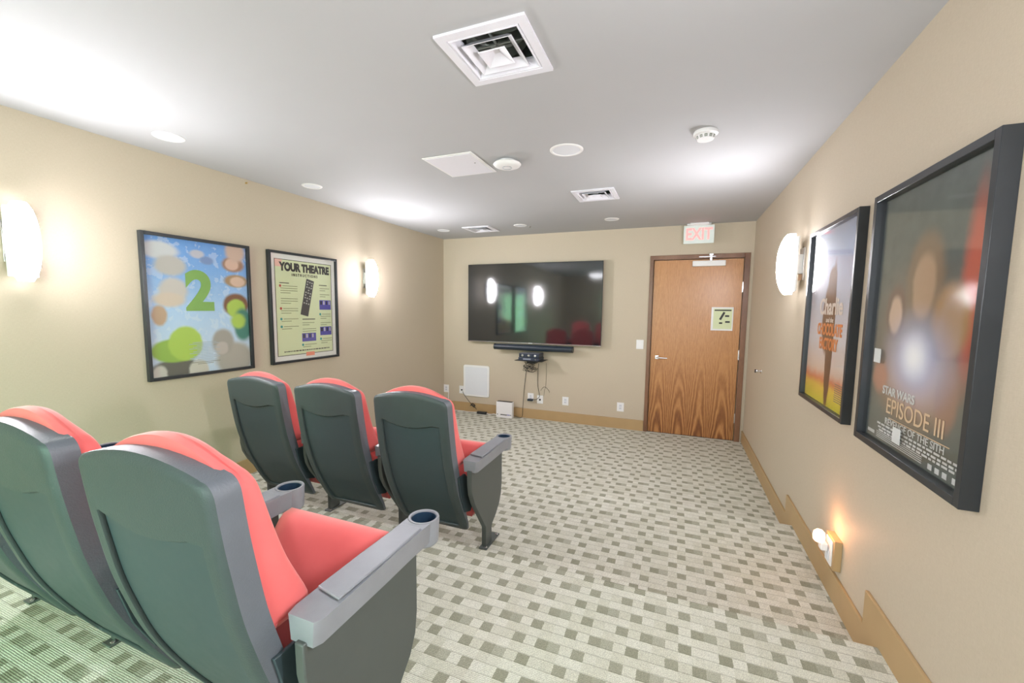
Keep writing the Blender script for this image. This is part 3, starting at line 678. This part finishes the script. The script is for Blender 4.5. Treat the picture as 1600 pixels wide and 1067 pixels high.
# ------------------------------------------------------------------ theatre seats
PROF = [(.13, -.120), (.20, -.162), (.27, -.200), (.36, -.245), (.45, -.282), (.62, -.330), (.80, -.360), (.95, -.377)]
def yb(z):
    if z <= PROF[0][0]: return PROF[0][1]-(z-PROF[0][0])*.6
    for (za, ya), (zb, y2) in zip(PROF, PROF[1:]):
        if z <= zb: t = (z-za)/(zb-za); return ya+(y2-ya)*t
    (za, ya), (zb, y2) = PROF[-2:]; return y2+(z-zb)*(y2-ya)/(zb-za)
def ybs(z): return (yb(z-.05)+2*yb(z)+yb(z+.05)+yb(z-.025)+yb(z+.025))/6
PF = [(.50, -.13), (.54, -.125), (.60, -.150), (.69, -.195), (.78, -.225), (.87, -.250), (.95, -.275), (1.02, -.30)]
def yf(z):
    if z <= PF[0][0]: return PF[0][1]
    for (za, ya), (zb, y2) in zip(PF, PF[1:]):
        if z <= zb: t = (z-za)/(zb-za); return ya+(y2-ya)*t
    return PF[-1][1]
def yfs(z): return max((yf(z-.04)+2*yf(z)+yf(z+.04))/4, ybs(min(z, .93))+.095)
HW = .236
def shell_bm():
    """returns shell bmesh and recessed panel bmesh"""
    xp = .188
    ux = [-1, -.985, -.95, -.9] + [-(xp)/HW, -(xp-.006)/HW] + [t*(xp-.006)/HW for t in (-.75, -.5, -.25, 0, .25, .5, .75)] + [(xp-.006)/HW, xp/HW] + [.9, .95, .985, 1]
    def ztop(x): return .972-.030*(x/HW)**2
    def zpan(x):
        t = (x+xp)/(2*xp); t = min(1, max(0, t)); return .815-.030*sin(PI*min(1, t*1.15))-.012*t
    NL = 26; rows = []
    zb0, zb1 = .128, .150
    def wid(z, zt):
        wz = HW*(.985+.015*sin((z-.13)/.8*PI))
        rr = .036; d = z-(zt-rr)
        if d > 0: wz -= rr*(1-math.sqrt(max(0, 1-min(1, d/rr)**2)))*.85
        rr = .05; d = .18-z
        if d > 0: wz -= .012*d/.05
        return wz
    def pt(u, kind, t):
        x0 = u*HW
        zp = zpan(x0); zt = ztop(x0)
        if kind == 'b': z = zb0+(zb1-zb0)*t
        elif kind == 'p': z = zb1+.006+(zp-.006-zb1-.006)*t
        else: z = zp+(zt-zp)*t
        x = u*wid(z, .972-.03)
        inset = kind == 'p' and abs(x0) <= xp-.005
        y = ybs(z)
        edge = max(0, abs(u)-.9)/.1; te = (t-.85)/.15 if kind == 't' and t > .85 else 0
        y += .010*min(1, math.hypot(edge**2, te**2))
        if inset: y += .008
        return (x, y, z)
    spec = [('b', 0), ('b', 1)]+[('p', k/NL) for k in range(NL+1)]+[('t', k) for k in (0, .2, .4, .55, .65, .72, .78, .83, .87, .90, .93, .955, .975, .99, 1)]
    bm = BM(); grid = [[bm.verts.new(pt(u_, k, t)) for u_ in ux] for (k, t) in spec]
    i0 = ux.index((-(xp-.006))/HW) if (-(xp-.006))/HW in ux else 5
    i1 = len(ux)-1-i0
    pf = []
    for a in range(len(grid)-1):
        for b in range(len(ux)-1):
            fc = bm.faces.new((grid[a][b], grid[a][b+1], grid[a+1][b+1], grid[a+1][b]))
            if 2 <= a < 2+NL and i0 <= b < i1: pf.append(fc)
    # skirt on the sides and top
    loop = [g[0] for g in grid]+grid[-1][1:-1]+[g[-1] for g in reversed(grid)]
    def fwd(v, d): z = v.co.z; k = min(1, max(.3, (z-.1)/.3)); return (v.co.x, ybs(z)+.010+d*k if d > .02 else v.co.y+d*k, v.co.z)
    prev = loop
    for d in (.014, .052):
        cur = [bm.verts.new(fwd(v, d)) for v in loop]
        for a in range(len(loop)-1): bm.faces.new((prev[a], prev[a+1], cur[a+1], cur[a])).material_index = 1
        prev = cur
    # inner return so the shell has thickness
    cur = [bm.verts.new((v.co.x*.975, v.co.y, v.co.z-.010*min(1, max(0, (v.co.z-.84)/.1)))) for v in prev]
    for a in range(len(loop)-1): bm.faces.new((prev[a], prev[a+1], cur[a+1], cur[a]))
    # inner back face of the shell
    bm2 = BM()
    vm = {}
    for fc in pf:
        bm2.faces.new([vm.setdefault(v.index if v.index >= 0 else id(v), None) or vm.__setitem__(id(v), vm.get(id(v)) or bm2.verts.new(v.co)) or vm[id(v)] for v in fc.verts]) if False else None
        vv = []
        for v in fc.verts:
            if v not in vm: vm[v] = bm2.verts.new(v.co)
            vv.append(vm[v])
        bm2.faces.new(vv)
    bmesh.ops.delete(bm, geom=pf, context='FACES_ONLY')
    return bm, bm2
def pad_bm():
    """back cushion: rounded outline, side wall, rounded edge, crowned front"""
    bm = BM(); hw = .227; z0 = .535; zc = .76; zs = .948
    def arc(cx, cz, rr, a0, a1, n=7): return [(cx+rr*cos(math.radians(a0+(a1-a0)*k/n)), cz+rr*sin(math.radians(a0+(a1-a0)*k/n))) for k in range(n+1)]
    out = arc(-hw+.03, z0+.03, .03, 180, 270)+[(-hw*.6, z0), (-hw*.3, z0), (0, z0), (hw*.3, z0), (hw*.6, z0)]+arc(hw-.03, z0+.03, .03, 270, 360)
    out += [(hw, z0+(zs-.05-z0)*k/14) for k in range(1, 14)]
    top = arc(hw-.05, zs-.05, .05, 0, 72)
    out += top
    xe = top[-1][0]; ze = top[-1][1]; zt = 1.0
    mid = [(xe*(1-2*k/16), ze+(zt-ze)*(1-(1-2*k/16)**2)) for k in range(1, 16)]
    out += mid+[(-x, z) for x, z in reversed(top)]+[(-hw, z0+(zs-.05-z0)*k/14) for k in range(13, 0, -1)]
    n = len(out)
    def back(z): return ybs(min(z, .93))+.049
    rings = []
    def add(sc, fn): rings.append([bm.verts.new((x*sc, fn(x*sc, zc+(z-zc)*sc), zc+(z-zc)*sc)) for x, z in out])
    add(.90, lambda x, z: back(z)-.004); add(.99, lambda x, z: back(z)); add(1.0, lambda x, z: back(z)+.006)
    add(1.0, lambda x, z: (back(z)+yfs(z))/2); add(1.0, lambda x, z: yfs(z)-.030); add(.993, lambda x, z: yfs(z)-.016); add(.972, lambda x, z: yfs(z)-.005); add(.94, lambda x, z: yfs(z)+.001)
    for sc in (.88, .8, .7, .58, .45, .3, .15): add(sc, lambda x, z, q=sc: yfs(z)+.002+.016*(1-q))
    for A, B in zip(rings, rings[1:]):
        for q in range(n): bm.faces.new((A[q], A[(q+1) % n], B[(q+1) % n], B[q]))
    bm.faces.new(rings[-1]); bm.faces.new(rings[0][::-1]); return bm
def cushion_bm():
    """slab lying along +y (rear 0 to front L), top at z=0, crowned"""
    bm = BM(); L, hw, T = .45, .232, .105; nx, ny = 20, 20; rings = []
    for k in range(ny+1):
        t = k/ny; y = L*t; e = 1
        if t < .12: e = math.sqrt(max(0, 1-(1-t/.12)**2))*.9+.1
        if t > .86: e = math.sqrt(max(0, 1-((t-.86)/.14)**2))*.88+.12
        ring = []
        for q in range(40):
            a = 2*PI*q/40; cx, cz = cos(a), sin(a)
            x = hw*math.copysign(abs(cx)**.35, cx); zz = T/2*math.copysign(abs(cz)**.45, cz)*e
            x *= (1-.05*(1-e))
            crown = .016*(1-(x/hw)**2)*(sin(PI*t)**.6) if cz > 0 else 0
            ring.append(bm.verts.new((x, y, -T/2+zz+crown)))
        rings.append(ring)
    for A, B in zip(rings, rings[1:]):
        for q in range(40): bm.faces.new((A[q], A[(q+1) % 40], B[(q+1) % 40], B[q]))
    bm.faces.new(rings[0][::-1]); bm.faces.new(rings[-1]); return bm
CY = .25; ZA = .60
def arm_part(parent, dx):
    a = bpy.data.objects  # armrest body
    bm = BM(); pts = [(-.040, -.235), (.036, -.235), (.047, -.215), (.046, .0), (.043, .12), (.044, CY-.028)]
    arc = []
    for k in range(9):
        an = math.radians(-32-116*k/8); arc.append((.0515*cos(an), CY+.0515*sin(an)))
    left = [(-.044, CY-.028), (-.043, .12), (-.046, .0), (-.047, -.21)]
    pts = pts+arc+left
    prism(bm, pts, 2, ZA-.068, ZA)
    for v in bm.verts:
        if v.co.z < ZA-.03: v.co.x *= .86
        if v.co.y < -.2 and v.co.z > ZA-.03: v.co.z -= .006
    o = finish('armrest', bm, MARM, parent, bevel=.006, seg=3, loc=(dx, 0, 0))
    # upper pad with a step before the cup holder
    bm = BM(); prism(bm, [(-.041, -.150), (.040, -.165), (.041, 0), (.038, .178), (-.038, .178), (-.041, 0)], 2, ZA-.002, ZA+.005); finish('arm_pad', bm, MARM, o, bevel=.003)
    bm = BM(); lathe(bm, [(.040, ZA-.088), (.047, ZA-.080), (.051, ZA-.004), (.0495, ZA+.001), (.0425, ZA+.001), (.0405, ZA-.004), (.039, ZA-.055)], 40, (0, CY, 0), cap=False)
    c = finish('cup_holder', bm, MARM, o, smooth=True)
    bm = BM(); lathe(bm, [(.0398, ZA-.004), (.0385, ZA-.056), (.030, ZA-.056), (.029, ZA-.062), (.001, ZA-.062)], 40, (0, CY, 0), cap=False); finish('cup_liner', bm, MCUP, c, smooth=True)
    return o
def standard(parent, dx):
    bm = BM(); prism(bm, [(-.245, .54), (-.243, .46), (-.232, .40), (-.20, .335), (-.055, .13), (-.052, .10), (-.052, .008), (.035, .008), (.035, .095), (.045, .11), (.10, .145), (.15, .195), (.178, .25), (.188, .32), (.188, .54)], 0, -.014, .014)
    o = finish('side_standard', bm, MSTD, parent, bevel=.004, loc=(dx, 0, 0))
    bm = BM(); box(bm, -.022, .030, -.075, .12, 0, .008); f_ = finish('foot_plate', bm, MSTD, o, bevel=.002)
    for y in (-.06, .10):
        bm = BM(); lathe(bm, [(.009, .008), (.009, .013), (.006, .015)], 6, (.018, y, 0)); finish('bolt', bm, MCHROME, o)
    return o
PX = .30
def make_seat(label, group):
    t = empty('theatre_seat', (0, 0, 0), label, 'theatre seat', group)
    sb_, pb_ = shell_bm()
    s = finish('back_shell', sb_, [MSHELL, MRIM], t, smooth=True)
    sd_ = s.modifiers.new('thick', 'SOLIDIFY'); sd_.thickness = .004; sd_.offset = 0
    pnl = finish('back_panel', pb_, MPANEL, s, smooth=True); pnl['label'] = 'smooth recessed back panel'
    finish('back_cushion', pad_bm(), MRED, t, smooth=True)
    ca = math.radians(57)
    c = finish('seat_cushion', cushion_bm(), MRED, t, smooth=True, loc=(0, -.098, .208), rot=(ca, 0, 0))
    bm = BM(); prism(bm, rrect(.42, .36, .04), 2, -.128, -.100)
    finish('seat_pan', bm, MPANEL, c, bevel=.006, loc=(0, .225, 0))
    # hinge brackets between shell and seat
    for s_ in (-1, 1):
        bm = BM(); prism(bm, [(-.265, .50), (-.19, .50), (-.12, .43), (-.075, .36), (-.075, .30), (-.12, .25), (-.185, .27), (-.235, .38)], 0, s_*.243-.005, s_*.243+.005)
        finish('hinge_bracket', bm, MPANEL, t, bevel=.002)
    bm = BM(); lathe(bm, [(.014, -.27), (.014, .27)], 16, (0, -.125, .335), 0); finish('hinge_rod', bm, MBLACK, t, smooth=True)
    standard(t, PX); arm_part(t, PX)
    return t
FY, BY = -3.40, -4.74
first = make_seat('red theatre seat at the right end of the front row', 'front row of red theatre seats')
first.location = (2.02, FY, L1)
seats = [(1.42, FY, L1, 'middle red theatre seat of the front row', 'front row of red theatre seats'),
         (.82, FY, L1, 'red theatre seat at the left end of the front row', 'front row of red theatre seats'),
         (2.29, BY, L2, 'nearest large red theatre seat with an empty cup holder, back row end', 'back row of red theatre seats'),
         (1.69, BY, L2, 'second red theatre seat from the right in the back row', 'back row of red theatre seats'),
         (1.09, BY, L2, 'red theatre seat mostly cut off at the left picture edge, back row', 'back row of red theatre seats')]
allseats = [first]
for (x, y, z, lab, grp) in seats:
    s = dup(first, (x, y, z), lab); s['group'] = grp; allseats.append(s)
for s in (allseats[2], allseats[5]):       # the left end of each row has its own standard and armrest
    standard(s, -PX); arm_part(s, -PX)
